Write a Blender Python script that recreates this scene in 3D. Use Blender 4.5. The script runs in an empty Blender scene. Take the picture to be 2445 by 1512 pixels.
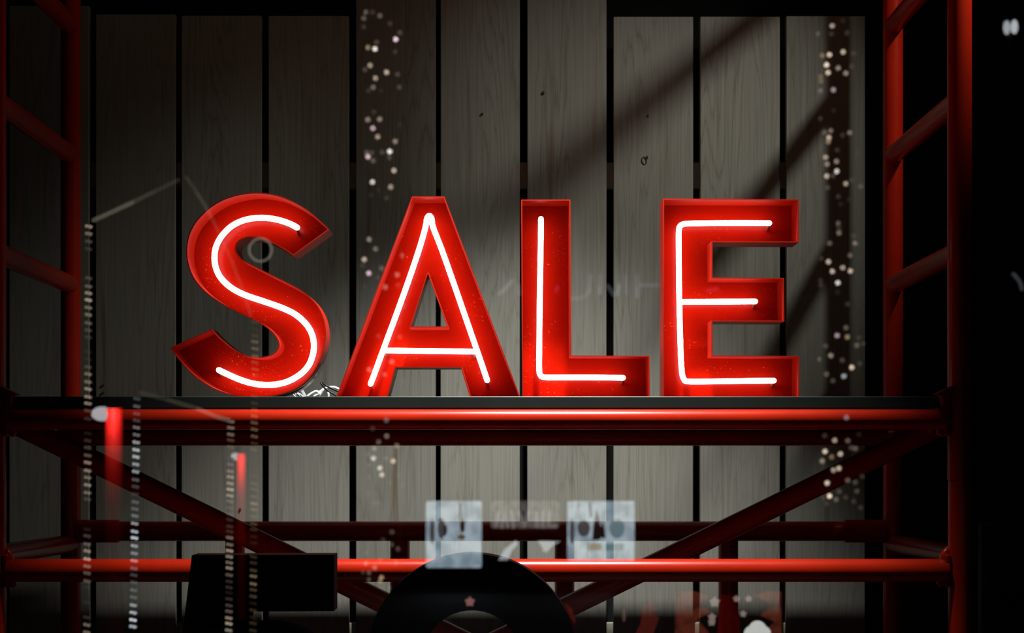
import bpy, bmesh, math, random
from mathutils import Vector, Matrix
from mathutils.geometry import tessellate_polygon

sc = bpy.context.scene
COL = sc.collection
random.seed(7)

# ------------------------------------------------------------------ camera
FPX = 4204.5                 # focal length in pixels of the 2445 px wide frame
CAM_Y = -3.7
H = 0.6025                   # eye height above the display deck
CX, CY = 1222.5, 1093.0      # vanishing point of the photograph
cam = bpy.data.cameras.new('camera')
cam.sensor_width = 36.0
cam.lens = FPX / 2445.0 * 36.0
cam.shift_y = (CY - 756.0) / 2445.0
cam.clip_start = 0.05
cam.clip_end = 200
cam.dof.use_dof = True
cam.dof.focus_distance = 3.80
cam.dof.aperture_fstop = 5.0
co = bpy.data.objects.new('camera', cam)
co.location = (0, CAM_Y, H)
co.rotation_euler = (math.pi / 2, 0, 0)
COL.objects.link(co)
sc.camera = co

# ------------------------------------------------------------------ world, lights, exposure
w = bpy.data.worlds.new('night')
w.use_nodes = True
w.node_tree.nodes['Background'].inputs[0].default_value = (0.6, 0.7, 0.9, 1)
w.node_tree.nodes['Background'].inputs[1].default_value = 0.0006
sc.world = w
sc.view_settings.view_transform = 'Standard'
sc.view_settings.look = 'None'
sc.view_settings.exposure = 0.0
sc.view_settings.gamma = 1.0
sc.view_settings.use_curve_mapping = False
sc.cycles.use_denoising = True
sc.cycles.max_bounces = 8
sc.cycles.transparent_max_bounces = 12


def lamp(name, kind, loc, aim, energy, color, **kw):
    l = bpy.data.lights.new(name, kind)
    l.energy = energy
    l.color = color
    for k, v in kw.items():
        setattr(l, k, v)
    o = bpy.data.objects.new(name, l)
    o.location = loc
    if aim is not None:
        o.rotation_euler = (Vector(aim) - Vector(loc)).to_track_quat('-Z', 'Y').to_euler()
    COL.objects.link(o)
    return o


KEY = (1.57, -0.386, H + 1.90)
lamp('ceiling_spot_right', 'SPOT', KEY, Vector(KEY) + Vector((-1.60, 1.196, -1.65)), 155, (1.0, 0.985, 0.89),
     spot_size=math.radians(46), spot_blend=1.0, shadow_soft_size=0.06)
KEY2 = (0.15, -0.29, H + 1.90)
lamp('ceiling_spot_centre', 'SPOT', KEY2, Vector(KEY2) + Vector((-0.16, 0.53, -2.10)), 740, (1.0, 0.99, 0.95),
     spot_size=math.radians(55), spot_blend=1.0, shadow_soft_size=0.04)
lamp('ceiling_fill', 'AREA', (0.1, 0.2, 2.85), (0.1, 0.7, 0), 2.1, (1.0, 0.86, 0.58),
     shape='RECTANGLE', size=2.2, size_y=0.7)


# ------------------------------------------------------------------ helpers
def P(px, py, y):
    """photograph pixel -> point at depth y (world)"""
    s = (y - CAM_Y) / FPX
    return Vector(((px - CX) * s, y, H + (CY - py) * s))


def S(y):
    return (y - CAM_Y) / FPX


YG = -1.25                   # outer face of the shop window


def RP(px, py, d):
    """a thing across the street that the window reflects at this pixel, d metres of light path away"""
    s = d / FPX
    yv = CAM_Y + d
    return Vector(((px - CX) * s, 2 * YG - yv, H + (CY - py) * s))


def tag(o, label=None, cat=None, group=None, kind=None):
    if label:
        o['label'] = label
    if cat:
        o['category'] = cat
    if group:
        o['group'] = group
    if kind:
        o['kind'] = kind
    return o


def empty(name, loc=(0, 0, 0)):
    o = bpy.data.objects.new(name, None)
    o.location = loc
    o.empty_display_size = 0.05
    COL.objects.link(o)
    return o


def link(name, me, mat=None, parent=None, loc=None):
    o = bpy.data.objects.new(name, me)
    if mat is not None and len(me.materials) == 0:
        me.materials.append(mat)
    COL.objects.link(o)
    if parent is not None:
        o.parent = parent
        # world coordinates are baked into the meshes: cancel the parents' offsets
        off = Vector((0, 0, 0))
        p = parent
        while p is not None:
            off += p.location
            p = p.parent
        o.location = (Vector(loc) if loc is not None else Vector((0, 0, 0))) - off
    elif loc is not None:
        o.location = loc
    return o


def mesh(name, verts, faces, smooth=False):
    me = bpy.data.meshes.new(name)
    me.from_pydata([tuple(v) for v in verts], [], faces)
    me.validate()
    if smooth:
        for p in me.polygons:
            p.use_smooth = True
    me.update()
    return me


def smooth_angle(me, ang=35):
    bm = bmesh.new()
    bm.from_mesh(me)
    for f in bm.faces:
        f.smooth = True
    for e in bm.edges:
        if len(e.link_faces) == 2 and e.calc_face_angle(0) > math.radians(ang):
            e.smooth = False
    bm.to_mesh(me)
    bm.free()
    return me


def box_me(name, x0, x1, y0, y1, z0, z1, bevel=0.0):
    bm = bmesh.new()
    bmesh.ops.create_cube(bm, size=1)
    for v in bm.verts:
        v.co = Vector((x0 + (v.co.x + .5) * (x1 - x0), y0 + (v.co.y + .5) * (y1 - y0), z0 + (v.co.z + .5) * (z1 - z0)))
    if bevel > 0:
        bmesh.ops.bevel(bm, geom=bm.edges[:], offset=bevel, segments=1, affect='EDGES')
    bmesh.ops.recalc_face_normals(bm, faces=bm.faces[:])
    me = bpy.data.meshes.new(name)
    bm.to_mesh(me)
    bm.free()
    return me


def catmull(pts, n=6):
    out = []
    m = len(pts)
    for i in range(m - 1):
        p0 = pts[max(i - 1, 0)]
        p1, p2 = pts[i], pts[i + 1]
        p3 = pts[min(i + 2, m - 1)]
        for k in range(n):
            t = k / n
            out.append(0.5 * ((2 * p1) + (p2 - p0) * t + (2 * p0 - 5 * p1 + 4 * p2 - p3) * t * t + (3 * p1 - p0 - 3 * p2 + p3) * t ** 3))
    out.append(pts[-1].copy())
    return out


def tube_me(name, pts, r, seg=14, closed=False, round_ends=True):
    """a tube along a polyline with rounded (or flat) ends"""
    pts = [Vector(p) for p in pts]
    rad = [r] * len(pts)
    if not closed and round_ends:
        d0 = (pts[0] - pts[1]).normalized()
        d1 = (pts[-1] - pts[-2]).normalized()
        head, tail, hr, tr = [], [], [], []
        for a in (80, 55, 28):
            head.append(pts[0] + d0 * r * math.sin(math.radians(a)))
            hr.append(r * math.cos(math.radians(a)))
        for a in (28, 55, 80):
            tail.append(pts[-1] + d1 * r * math.sin(math.radians(a)))
            tr.append(r * math.cos(math.radians(a)))
        pts = head + pts + tail
        rad = hr + rad + tr
    n = len(pts)
    verts, faces = [], []
    prev = None
    for i, p in enumerate(pts):
        if closed:
            t = (pts[(i + 1) % n] - pts[i - 1]).normalized()
        else:
            t = (pts[min(i + 1, n - 1)] - pts[max(i - 1, 0)]).normalized()
        if prev is None:
            ref = Vector((0, 1, 0)) if abs(t.y) < 0.9 else Vector((1, 0, 0))
            u = (ref - t * ref.dot(t)).normalized()
        else:
            u = (prev - t * prev.dot(t)).normalized()
        prev = u
        v = t.cross(u)
        for k in range(seg):
            a = 2 * math.pi * k / seg
            verts.append(p + (u * math.cos(a) + v * math.sin(a)) * rad[i])
    m = n if closed else n - 1
    for i in range(m):
        for k in range(seg):
            a, b = i * seg + k, i * seg + (k + 1) % seg
            c, d = ((i + 1) % n) * seg + (k + 1) % seg, ((i + 1) % n) * seg + k
            faces.append((a, b, c, d))
    if not closed:
        faces.append(tuple(reversed(range(seg))))
        faces.append(tuple(range((n - 1) * seg, n * seg)))
    me = mesh(name, verts, faces, True)
    bm = bmesh.new()
    bm.from_mesh(me)
    bmesh.ops.recalc_face_normals(bm, faces=bm.faces[:])
    bm.to_mesh(me)
    bm.free()
    return smooth_angle(me, 50)


def pipe(name, a, b, r, mat, parent, seg=28):
    return link(name, tube_me(name, [a, b], r, seg, round_ends=False), mat, parent)


def lathe_me(name, prof, seg=24):
    """prof: list of (radius, z)"""
    verts, faces = [], []
    for r, z in prof:
        for k in range(seg):
            a = 2 * math.pi * k / seg
            verts.append((r * math.cos(a), r * math.sin(a), z))
    for i in range(len(prof) - 1):
        for k in range(seg):
            faces.append((i * seg + k, i * seg + (k + 1) % seg, (i + 1) * seg + (k + 1) % seg, (i + 1) * seg + k))
    faces.append(tuple(reversed(range(seg))))
    faces.append(tuple(range((len(prof) - 1) * seg, len(prof) * seg)))
    return smooth_angle(mesh(name, verts, faces, True), 40)


def plate_me(name, loops, y0, y1):
    """flat plate with holes: loops of (x, z), first the outline; from depth y0 to y1"""
    polys = [[Vector((x, z, 0)) for x, z in lp] for lp in loops]
    flat = [p for lp in polys for p in lp]
    n = len(flat)
    verts = [(p.x, y0, p.y) for p in flat] + [(p.x, y1, p.y) for p in flat]
    faces = []
    for t in tessellate_polygon(polys):
        faces.append(tuple(t))
        faces.append(tuple(n + i for i in reversed(t)))
    k = 0
    for lp in polys:
        m = len(lp)
        for i in range(m):
            a, b = k + i, k + (i + 1) % m
            faces.append((a, b, n + b, n + a))
        k += m
    me = mesh(name, verts, faces)
    bm = bmesh.new()
    bm.from_mesh(me)
    bmesh.ops.recalc_face_normals(bm, faces=bm.faces[:])
    bm.to_mesh(me)
    bm.free()
    return me


def area2(lp):
    return sum(lp[i][0] * lp[(i + 1) % len(lp)][1] - lp[(i + 1) % len(lp)][0] * lp[i][1] for i in range(len(lp)))


def offset_loop(lp, d):
    """offset towards the left of travel (inside of a counter-clockwise loop) by d, mitred"""
    n = len(lp)
    out = []
    for i in range(n):
        p0, p1, p2 = Vector(lp[i - 1]), Vector(lp[i]), Vector(lp[(i + 1) % n])
        e0 = (p1 - p0).normalized()
        e1 = (p2 - p1).normalized()
        n0, n1 = Vector((-e0.y, e0.x)), Vector((-e1.y, e1.x))
        m = (n0 + n1)
        m = m.normalized() if m.length > 1e-6 else n0
        c = max(m.dot(n0), 0.4)
        q = p1 + m * (d / c)
        out.append((q.x, q.y))
    return out


def rim_me(name, loops, y0, y1, t):
    """thin standing walls of thickness t following each loop (material on the inside of the letter)"""
    verts, faces = [], []
    for li, lp in enumerate(loops):
        ccw = area2(lp) > 0
        lp = lp if ccw else list(reversed(lp))
        inner = offset_loop(lp, t if li == 0 else -t)
        n = len(lp)
        b = len(verts)
        for ring, y in ((lp, y0), (lp, y1), (inner, y0), (inner, y1)):
            verts += [(x, y, z) for x, z in ring]
        for i in range(n):
            j = (i + 1) % n
            faces.append((b + i, b + j, b + n + j, b + n + i))
            faces.append((b + 2 * n + i, b + 3 * n + i, b + 3 * n + j, b + 2 * n + j))
            faces.append((b + i, b + 2 * n + i, b + 2 * n + j, b + j))
            faces.append((b + n + i, b + n + j, b + 3 * n + j, b + 3 * n + i))
    me = mesh(name, verts, faces)
    bm = bmesh.new()
    bm.from_mesh(me)
    bmesh.ops.recalc_face_normals(bm, faces=bm.faces[:])
    bm.to_mesh(me)
    bm.free()
    return smooth_angle(me, 28)


# ------------------------------------------------------------------ materials
def new_mat(name):
    m = bpy.data.materials.new(name)
    m.use_nodes = True
    nt = m.node_tree
    nt.nodes.clear()
    out = nt.nodes.new('ShaderNodeOutputMaterial')
    return m, nt, out


def N(nt, t, **kw):
    n = nt.nodes.new(t)
    for k, v in kw.items():
        if k.startswith('i_'):
            n.inputs[k[2:].replace('_', ' ')].default_value = v
        else:
            setattr(n, k, v)
    return n


def ramp(nt, stops):
    r = nt.nodes.new('ShaderNodeValToRGB')
    cr = r.color_ramp
    while len(cr.elements) < len(stops):
        cr.elements.new(0.5)
    for e, (p, c) in zip(cr.elements, stops):
        e.position = p
        e.color = (c, c, c, 1) if not isinstance(c, tuple) else (c[0], c[1], c[2], 1)
    return r


def paint(name, rgb, rough=0.4, spec=0.5, speck=0.0, speck_col=(0.9, 0.5, 0.3), scale=120.0, metallic=0.0, vary=0.12, seed=0.0):
    m, nt, out = new_mat(name)
    L = nt.links.new
    b = N(nt, 'ShaderNodeBsdfPrincipled')
    tc = N(nt, 'ShaderNodeTexCoord')
    n1 = N(nt, 'ShaderNodeTexNoise', noise_dimensions='4D')
    n1.inputs['Scale'].default_value = 9
    n1.inputs['Detail'].default_value = 5
    n1.inputs['W'].default_value = seed
    L(tc.outputs['Object'], n1.inputs['Vector'])
    r1 = ramp(nt, [(0.3, tuple(c * (1 - vary) for c in rgb)), (0.7, tuple(min(1, c * (1 + vary)) for c in rgb))])
    L(n1.outputs['Fac'], r1.inputs['Fac'])
    col = r1.outputs['Color']
    if speck > 0:
        n2 = N(nt, 'ShaderNodeTexNoise')
        n2.inputs['Scale'].default_value = scale
        n2.inputs['Detail'].default_value = 2
        L(tc.outputs['Object'], n2.inputs['Vector'])
        n3 = N(nt, 'ShaderNodeTexNoise')
        n3.inputs['Scale'].default_value = 11
        L(tc.outputs['Object'], n3.inputs['Vector'])
        rr = ramp(nt, [(0.66, 0.0), (0.76, 1.0)])
        r3 = ramp(nt, [(0.42, 0.0), (0.62, 1.0)])
        L(n2.outputs['Fac'], rr.inputs['Fac'])
        L(n3.outputs['Fac'], r3.inputs['Fac'])
        mu = N(nt, 'ShaderNodeMath', operation='MULTIPLY')
        L(rr.outputs['Color'], mu.inputs[0])
        L(r3.outputs['Color'], mu.inputs[1])
        mu2 = N(nt, 'ShaderNodeMath', operation='MULTIPLY')
        L(mu.outputs[0], mu2.inputs[0])
        mu2.inputs[1].default_value = speck
        mx = N(nt, 'ShaderNodeMix', data_type='RGBA')
        L(mu2.outputs[0], mx.inputs['Factor'])
        L(col, mx.inputs[6])
        mx.inputs[7].default_value = (*speck_col, 1)
        col = mx.outputs[2]
    L(col, b.inputs['Base Color'])
    b.inputs['Roughness'].default_value = rough
    b.inputs['Specular IOR Level'].default_value = spec
    b.inputs['Metallic'].default_value = metallic
    L(b.outputs[0], out.inputs[0])
    return m


def glow(name, rgb, strength, sample=False):
    m, nt, out = new_mat(name)
    e = N(nt, 'ShaderNodeEmission')
    e.inputs[0].default_value = (*rgb, 1)
    e.inputs[1].default_value = strength
    nt.links.new(e.outputs[0], out.inputs[0])
    m.cycles.emission_sampling = 'FRONT' if sample else 'NONE'
    return m


def wood(name, base, dark, streak):
    m, nt, out = new_mat(name)
    L = nt.links.new
    b = N(nt, 'ShaderNodeBsdfPrincipled')
    tc = N(nt, 'ShaderNodeTexCoord')
    oi = N(nt, 'ShaderNodeObjectInfo')
    rnd = N(nt, 'ShaderNodeMath', operation='MULTIPLY')
    rnd.inputs[1].default_value = 37.0
    L(oi.outputs['Random'], rnd.inputs[0])
    add = N(nt, 'ShaderNodeVectorMath', operation='ADD')
    cmb = N(nt, 'ShaderNodeCombineXYZ')
    L(rnd.outputs[0], cmb.inputs[0])
    L(rnd.outputs[0], cmb.inputs[2])
    L(tc.outputs['Object'], add.inputs[0])
    L(cmb.outputs[0], add.inputs[1])

    def mp(sx, sy, sz):
        n = N(nt, 'ShaderNodeVectorMath', operation='MULTIPLY')
        n.inputs[1].default_value = (sx, sy, sz)
        L(add.outputs[0], n.inputs[0])
        return n.outputs[0]

    # slow sideways bend of the growth rings: the cathedral figure
    bend = N(nt, 'ShaderNodeTexNoise')
    bend.inputs['Scale'].default_value = 1.0
    bend.inputs['Detail'].default_value = 2.0
    L(mp(5.0, 5.0, 0.5), bend.inputs['Vector'])
    bs = N(nt, 'ShaderNodeMath', operation='MULTIPLY')
    bs.inputs[1].default_value = 30.0
    L(bend.outputs['Fac'], bs.inputs[0])
    fine = N(nt, 'ShaderNodeTexNoise')
    fine.inputs['Scale'].default_value = 1.0
    fine.inputs['Detail'].default_value = 3.0
    L(mp(60, 60, 2.5), fine.inputs['Vector'])
    fs = N(nt, 'ShaderNodeMath', operation='MULTIPLY')
    fs.inputs[1].default_value = 2.2
    L(fine.outputs['Fac'], fs.inputs[0])
    sm = N(nt, 'ShaderNodeMath', operation='ADD')
    L(bs.outputs[0], sm.inputs[0])
    L(fs.outputs[0], sm.inputs[1])
    pp = N(nt, 'ShaderNodeMath', operation='PINGPONG')
    pp.inputs[1].default_value = 0.5
    L(sm.outputs[0], pp.inputs[0])
    rr = ramp(nt, [(0.0, 1.0), (0.12, 0.45), (0.5, 0.0)])
    dbl = N(nt, 'ShaderNodeMath', operation='MULTIPLY')
    dbl.inputs[1].default_value = 2.0
    L(pp.outputs[0], dbl.inputs[0])
    L(dbl.outputs[0], rr.inputs['Fac'])
    # where the rings read strongly and where the board is nearly plain
    zone = N(nt, 'ShaderNodeTexNoise')
    zone.inputs['Scale'].default_value = 1.0
    L(mp(9, 9, 0.8), zone.inputs['Vector'])
    rz = ramp(nt, [(0.38, 0.12), (0.68, 0.8)])
    L(zone.outputs['Fac'], rz.inputs['Fac'])
    ringf = N(nt, 'ShaderNodeMath', operation='MULTIPLY')
    L(rr.outputs['Color'], ringf.inputs[0])
    L(rz.outputs['Color'], ringf.inputs[1])
    # fine vertical fibres
    fib = N(nt, 'ShaderNodeTexNoise')
    fib.inputs['Scale'].default_value = 1.0
    fib.inputs['Detail'].default_value = 4.0
    L(mp(260, 260, 3.0), fib.inputs['Vector'])
    rf = ramp(nt, [(0.35, 0.0), (0.75, 0.45)])
    L(fib.outputs['Fac'], rf.inputs['Fac'])
    # brown resin streaks
    st = N(nt, 'ShaderNodeTexNoise')
    st.inputs['Scale'].default_value = 1.0
    st.inputs['Detail'].default_value = 3.0
    L(mp(34, 34, 1.3), st.inputs['Vector'])
    rs = ramp(nt, [(0.63, 0.0), (0.74, 0.7)])
    L(st.outputs['Fac'], rs.inputs['Fac'])

    def mix(fac, a, bb):
        mx = N(nt, 'ShaderNodeMix', data_type='RGBA')
        L(fac, mx.inputs['Factor'])
        if isinstance(a, tuple):
            mx.inputs[6].default_value = (*a, 1)
        else:
            L(a, mx.inputs[6])
        mx.inputs[7].default_value = (*bb, 1)
        return mx.outputs[2]
    c = mix(ringf.outputs[0], base, dark)
    c = mix(rf.outputs['Color'], c, tuple(x * 0.8 for x in dark))
    c = mix(rs.outputs['Color'], c, streak)
    tone = N(nt, 'ShaderNodeMix', data_type='RGBA', blend_type='MULTIPLY')
    tone.inputs['Factor'].default_value = 1.0
    rt = ramp(nt, [(0.0, 0.86), (1.0, 1.08)])
    L(oi.outputs['Random'], rt.inputs['Fac'])
    L(c, tone.inputs[6])
    L(rt.outputs['Color'], tone.inputs[7])
    L(tone.outputs[2], b.inputs['Base Color'])
    b.inputs['Roughness'].default_value = 0.7
    b.inputs['Specular IOR Level'].default_value = 0.2
    bp = N(nt, 'ShaderNodeBump')
    bp.inputs['Strength'].default_value = 0.12
    bp.inputs['Distance'].default_value = 0.002
    L(ringf.outputs[0], bp.inputs['Height'])
    L(bp.outputs[0], b.inputs['Normal'])
    L(b.outputs[0], out.inputs[0])
    return m


M = {}
M['plank'] = wood('grey_stained_pine', (0.225, 0.225, 0.198), (0.125, 0.112, 0.085), (0.12, 0.083, 0.045))
M['batten'] = wood('batten_pine', (0.34, 0.33, 0.25), (0.2, 0.18, 0.13), (0.2, 0.16, 0.1))
M['black'] = paint('matt_black', (0.006, 0.006, 0.006), 0.9, 0.1)
M['knot'] = paint('dark_knot', (0.05, 0.03, 0.015), 0.8, 0.1)
M['deck'] = paint('dark_deck', (0.03, 0.028, 0.025), 0.7, 0.2)
M['street'] = paint('dark_asphalt', (0.008, 0.008, 0.009), 0.8, 0.2)
M['scaffold'] = paint('red_scaffold_paint', (0.42, 0.015, 0.0025), 0.27, 0.30, speck=0.25, speck_col=(0.6, 0.08, 0.05), scale=160)
M['letter_back'] = paint('red_letter_back', (0.36, 0.0060, 0.0010), 0.24, 0.06, speck=0.55, speck_col=(0.75, 0.16, 0.05), scale=230)
M['letter_wall'] = paint('red_letter_wall', (0.46, 0.014, 0.003), 0.38, 0.3)
M['grey_reflection'] = paint('grey_reflection', (0.42, 0.40, 0.38), 0.3, 0.5, metallic=0.9)  # grey put into the colour to imitate a reflection on the S
M['board'] = paint('green_black_board', (0.018, 0.027, 0.023), 0.45, 0.4)
M['figure'] = paint('black_figure_face', (0.005, 0.002, 0.002), 1.0, 0.0)
M['figure_side'] = paint('black_figure_side', (0.010, 0.003, 0.003), 0.9, 0.02)
M['cable'] = paint('black_cable', (0.008, 0.008, 0.008), 0.5, 0.3)
M['white_wire'] = paint('white_wire', (0.75, 0.78, 0.80), 0.4, 0.5)
M['cap'] = paint('electrode_cap', (0.30, 0.10, 0.05), 0.4, 0.5)
M['metal_dark'] = paint('dark_metal', (0.04, 0.045, 0.045), 0.45, 0.5, metallic=0.5)
M['bark'] = paint('dark_bark', (0.02, 0.016, 0.012), 0.9, 0.1)
M['red_pillar'] = paint('red_pillar', (0.75, 0.012, 0.008), 0.6, 0.2)
M['white_cowl'] = paint('white_cowl', (0.14, 0.14, 0.15), 0.6, 0.2)
M['neon'] = glow('neon_tube_light', (1.0, 0.95, 0.96), 12.0, sample=True)

m, nt, out = new_mat('window_glass')
tr = N(nt, 'ShaderNodeBsdfTransparent')
gl = N(nt, 'ShaderNodeBsdfGlossy')
gl.inputs['Roughness'].default_value = 0.0
mx = N(nt, 'ShaderNodeMixShader')
geo = N(nt, 'ShaderNodeNewGeometry')
inv = N(nt, 'ShaderNodeMath', operation='SUBTRACT')
inv.inputs[0].default_value = 1.0
nt.links.new(geo.outputs['Backfacing'], inv.inputs[1])
mul = N(nt, 'ShaderNodeMath', operation='MULTIPLY')
GREF = 0.25
mul.inputs[1].default_value = GREF
nt.links.new(inv.outputs[0], mul.inputs[0])
nt.links.new(mul.outputs[0], mx.inputs[0])
nt.links.new(tr.outputs[0], mx.inputs[1])
nt.links.new(gl.outputs[0], mx.inputs[2])
nt.links.new(mx.outputs[0], out.inputs[0])
M['glass'] = m
m2 = m.copy()                 # room side set less reflective, so less neon light bounces back inside
m2.name = 'window_glass_inner'
[n for n in m2.node_tree.nodes if n.type == 'MATH' and n.operation == 'MULTIPLY'][0].inputs[1].default_value = 0.02
M['glass_inner'] = m2

# ------------------------------------------------------------------ the shop window's shell
WX = 2.3
floor = tag(link('floor', box_me('floor', -WX, WX, YG, 1.0, -0.05, 0.0), M['deck']), kind='structure', label='dark deck of the shop window display')
ceil = tag(link('ceiling', box_me('ceiling', -WX, WX, YG, 1.0, 3.0, 3.05), M['black']), kind='structure', label='black ceiling of the shop window')
tag(link('wall_left', box_me('wall_left', -WX - 0.05, -WX, YG, 1.0, -0.05, 3.05), M['black']), kind='structure', label='black left side wall of the window display')
tag(link('wall_right', box_me('wall_right', WX, WX + 0.05, YG, 1.0, -0.05, 3.05), M['black']), kind='structure', label='black right side wall of the window display')
ground = tag(link('ground', box_me('ground', -9, 9, -16, YG - 0.02, -0.55, -0.5), M['street']), kind='structure', label='dark street outside the shop window')

YW = 0.81
wall = tag(link('wall_back', box_me('wall_back', -WX, WX, 0.92, 0.96, 0, 3.0), M['black']), kind='structure', label='back wall of spaced vertical grey pine planks on black')
planks = [(22, 212, 14), (228, 418, 34), (433, 624, 37), (641, 833, 38), (850, 1040, -140), (1052, 1241, -140), (1259, 1448, -140),
          (1465, 1655, 40), (1672, 1862, 40), (1878, 2066, 38)]
for i, (a, b, t) in enumerate(planks):
    xa, xb = P(a, 0, YW).x, P(b, 0, YW).x
    zt = P(0, t, YW).z
    xm = (xa + xb) / 2
    me = box_me('plank', xa - xm, xb - xm, 0, 0.022 + 0.002 * (i % 3), -zt / 2, zt / 2, 0.0012)
    link('plank', me, M['plank'], wall, loc=(xm, YW + 0.001 * ((i * 7) % 4), zt / 2))
for (ya, yb) in ((388, 450), (1488, 1560)):
    z0, z1 = P(0, yb, YW + 0.03).z, P(0, ya, YW + 0.03).z
    me = box_me('batten', P(22, 0, YW).x, P(2066, 0, YW).x, YW + 0.030, YW + 0.055, z0, z1, 0.001)
    link('batten', me, M['batten'], wall)
# knots: small dark plugs set into the boards
for (kx, ky, kr) in ((1297, 222, 3.2), (1152, 272, 2.4), (1547, 277, 2.2), (573, 1217, 3.0), (1545, 376, 3.0), (247, 920, 2.2), (247, 938, 2.2)):
    c = P(kx, ky, YW)
    me = lathe_me('knot', [(kr * S(YW), 0.0), (kr * S(YW) * 0.7, 0.003)], 10)
    me.transform(Matrix.Rotation(math.pi / 2, 4, 'X') @ Matrix.Scale(1.5, 4, (0, 1, 0)))
    link('knot', me, M['knot'], wall, loc=c + Vector((0, 0.001, 0)))
tor = tube_me('knot', [P(1538 + 5 * math.cos(a) + 2.5 * math.sin(a), 384 + 8.5 * math.sin(a) - 2 * math.cos(a), YW) for a in [k * math.pi / 8 for k in range(16)]], 0.0012, 6, closed=True)
link('knot', tor, M['knot'], wall)

glass = tag(link('window_1', box_me('window_1', -WX, WX, YG, YG + 0.008, -0.05, 3.05), M['glass']), kind='structure', label='large shop window pane with street lights reflected in it')

glass.data.materials.append(M['glass_inner'])
for p in glass.data.polygons:
    if p.normal.y > 0.5:
        p.material_index = 1

# ------------------------------------------------------------------ scaffold
sf = empty('scaffold', (0, 0, 0))
tag(sf, 'red tubular steel scaffold tower carrying the black shelf and the letters', 'scaffold')
RM = M['scaffold']
YB = 0.646
XL, XR = P(-15, 0, 0).x, P(2291, 0, 0).x
zj = P(0, 1147, 0).z
R0 = 0.0255


def post(x, y, z0, z1, r=R0):
    return pipe('post', (x, y, z0), (x, y, z1), r, RM, sf, 40)


post(XR, 0, zj + 0.0006, 2.6)
post(XR + 0.0022, 0.0, 0.0, zj - 0.0006, R0 + 0.0004)
post(XL, 0, zj + 0.0006, 2.6)
post(XL, 0, 0.0, zj - 0.0006, R0 + 0.0004)
post(XR, YB, 0.0, 2.6, 0.0245)
post(XL, YB, 0.0, 2.6, 0.0245)
for x in (XL, XR):                       # joint pins showing at the sleeves
    pipe('joint_spigot', (x, 0, zj - 0.06), (x, 0, zj + 0.06), R0 - 0.003, RM, sf, 24)
for x in (XL, XR):
    for k in range(-1, 7):
        z = H + 0.433 + 0.3195 * (k - 1)
        if z > 0.05:
            pipe('rung', (x, 0.015, z), (x, YB - 0.015, z - 0.006), 0.0225, RM, sf, 24)
ZT, ZL = P(0, 1002, 0).z, P(0, 1362.5, 0).z
pipe('ledger_tube', (XL + 0.03, 0, ZT), (XR - 0.026, 0, ZT), 0.0215, RM, sf, 40)
pipe('ledger_tube', (XL + 0.03, 0, ZL), (XR - 0.026, 0, ZL), 0.0243, RM, sf, 40)
ZBT, ZBL = P(0, 1043, YB).z, P(0, 1269, YB).z
YM = 0.45
ZBT = P(0, 1043, YM).z
pipe('ledger_tube', (XL + 0.02, YM, ZBT), (XR - 0.02, YM, ZBT), 0.0215, RM, sf)
pipe('ledger_tube', (XL + 0.02, YB, ZBL), (XR - 0.02, YB, ZBL), 0.0245, RM, sf)
for a, b in ((188, 284), (2016, 2108)):   # sleeves at the ends of the rear tube
    pa, pb = P(a, 0, YB).x, P(b, 0, YB).x
    pipe('sleeve', (pa, YB, ZBL), (pb, YB, ZBL), 0.0285, RM, sf)
for px in (561, 955, 1348, 1739):         # uprights below the rear tube
    x = P(px, 0, YB).x
    pipe('upright', (x, YB, 0.0), (x, YB, ZBL - 0.02), 0.0245, RM, sf)


def brace(x0, y0, x1, y1, dy):
    a, b = P(x0, y0, dy), P(x1, y1, dy)
    pipe('brace', a, b, 0.0248, RM, sf)
    for e, s in ((a, b), (b, a)):
        d = (s - e).normalized()
        link('brace_end', box_me('brace_end', -0.024, 0.024, -0.006, 0.006, -0.03, 0.03, 0.004), RM, sf, loc=e - d * 0.01)


brace(30, 1008, 1750, 1008 + 0.487 * 1720, 0.20)
brace(2262, 1008, 560, 1008 + 0.487 * 1702, 0.255)
# hooked couplers where the front tubes meet the front posts
for x, sx in ((XR, -1), (XL, 1)):
    for z in (ZT, ZL):
        hook = [Vector((x + sx * 0.040, 0.000, z - 0.028)), Vector((x + sx * 0.036, 0.0, z + 0.004)), Vector((x + sx * 0.034, 0.0, z + 0.026)),
                Vector((x + sx * 0.026, 0.004, z + 0.040)), Vector((x + sx * 0.012, 0.010, z + 0.047))]
        link('coupler', tube_me('coupler', catmull(hook, 4), 0.0085, 12), RM, sf)
        link('coupler_plate', box_me('coupler_plate', min(sx * 0.022, sx * 0.034), max(sx * 0.022, sx * 0.034), -0.018, 0.018, -0.035, 0.035, 0.003), RM, sf, loc=(x, 0, z))
    pin = [(x + sx * 0.030, -0.012, H + 0.118), (x + sx * 0.056, -0.012, H + 0.133)]
    me = plate_me('locking_wedge', [[(x + sx * 0.022, H + 0.150), (x + sx * 0.060, H + 0.131), (x + sx * 0.046, H + 0.130), (x + sx * 0.042, H + 0.108), (x + sx * 0.026, H + 0.128)]], -0.03, -0.006)
    link('locking_wedge', me, RM, sf)

# ------------------------------------------------------------------ shelf
SH_F = -0.004
z_top = P(0, 947, SH_F).z
z_bot = P(0, 974.5, SH_F).z
xa, xb = P(20, 0, SH_F).x, P(2246, 0, SH_F).x
shelf = link('shelf_board', box_me('shelf_board', xa, xb, SH_F, 0.565, z_bot, z_top, 0.0012), M['board'])
tag(shelf, 'long thin black shelf board under the four red neon letters', 'shelf')
lip = link('front_edge_batten', box_me('front_edge_batten', xa + 0.01, xb - 0.01, 0.004, 0.030, P(0, 981, 0.004).z + 0.003, z_bot, 0.001), M['black'], shelf)

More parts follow.
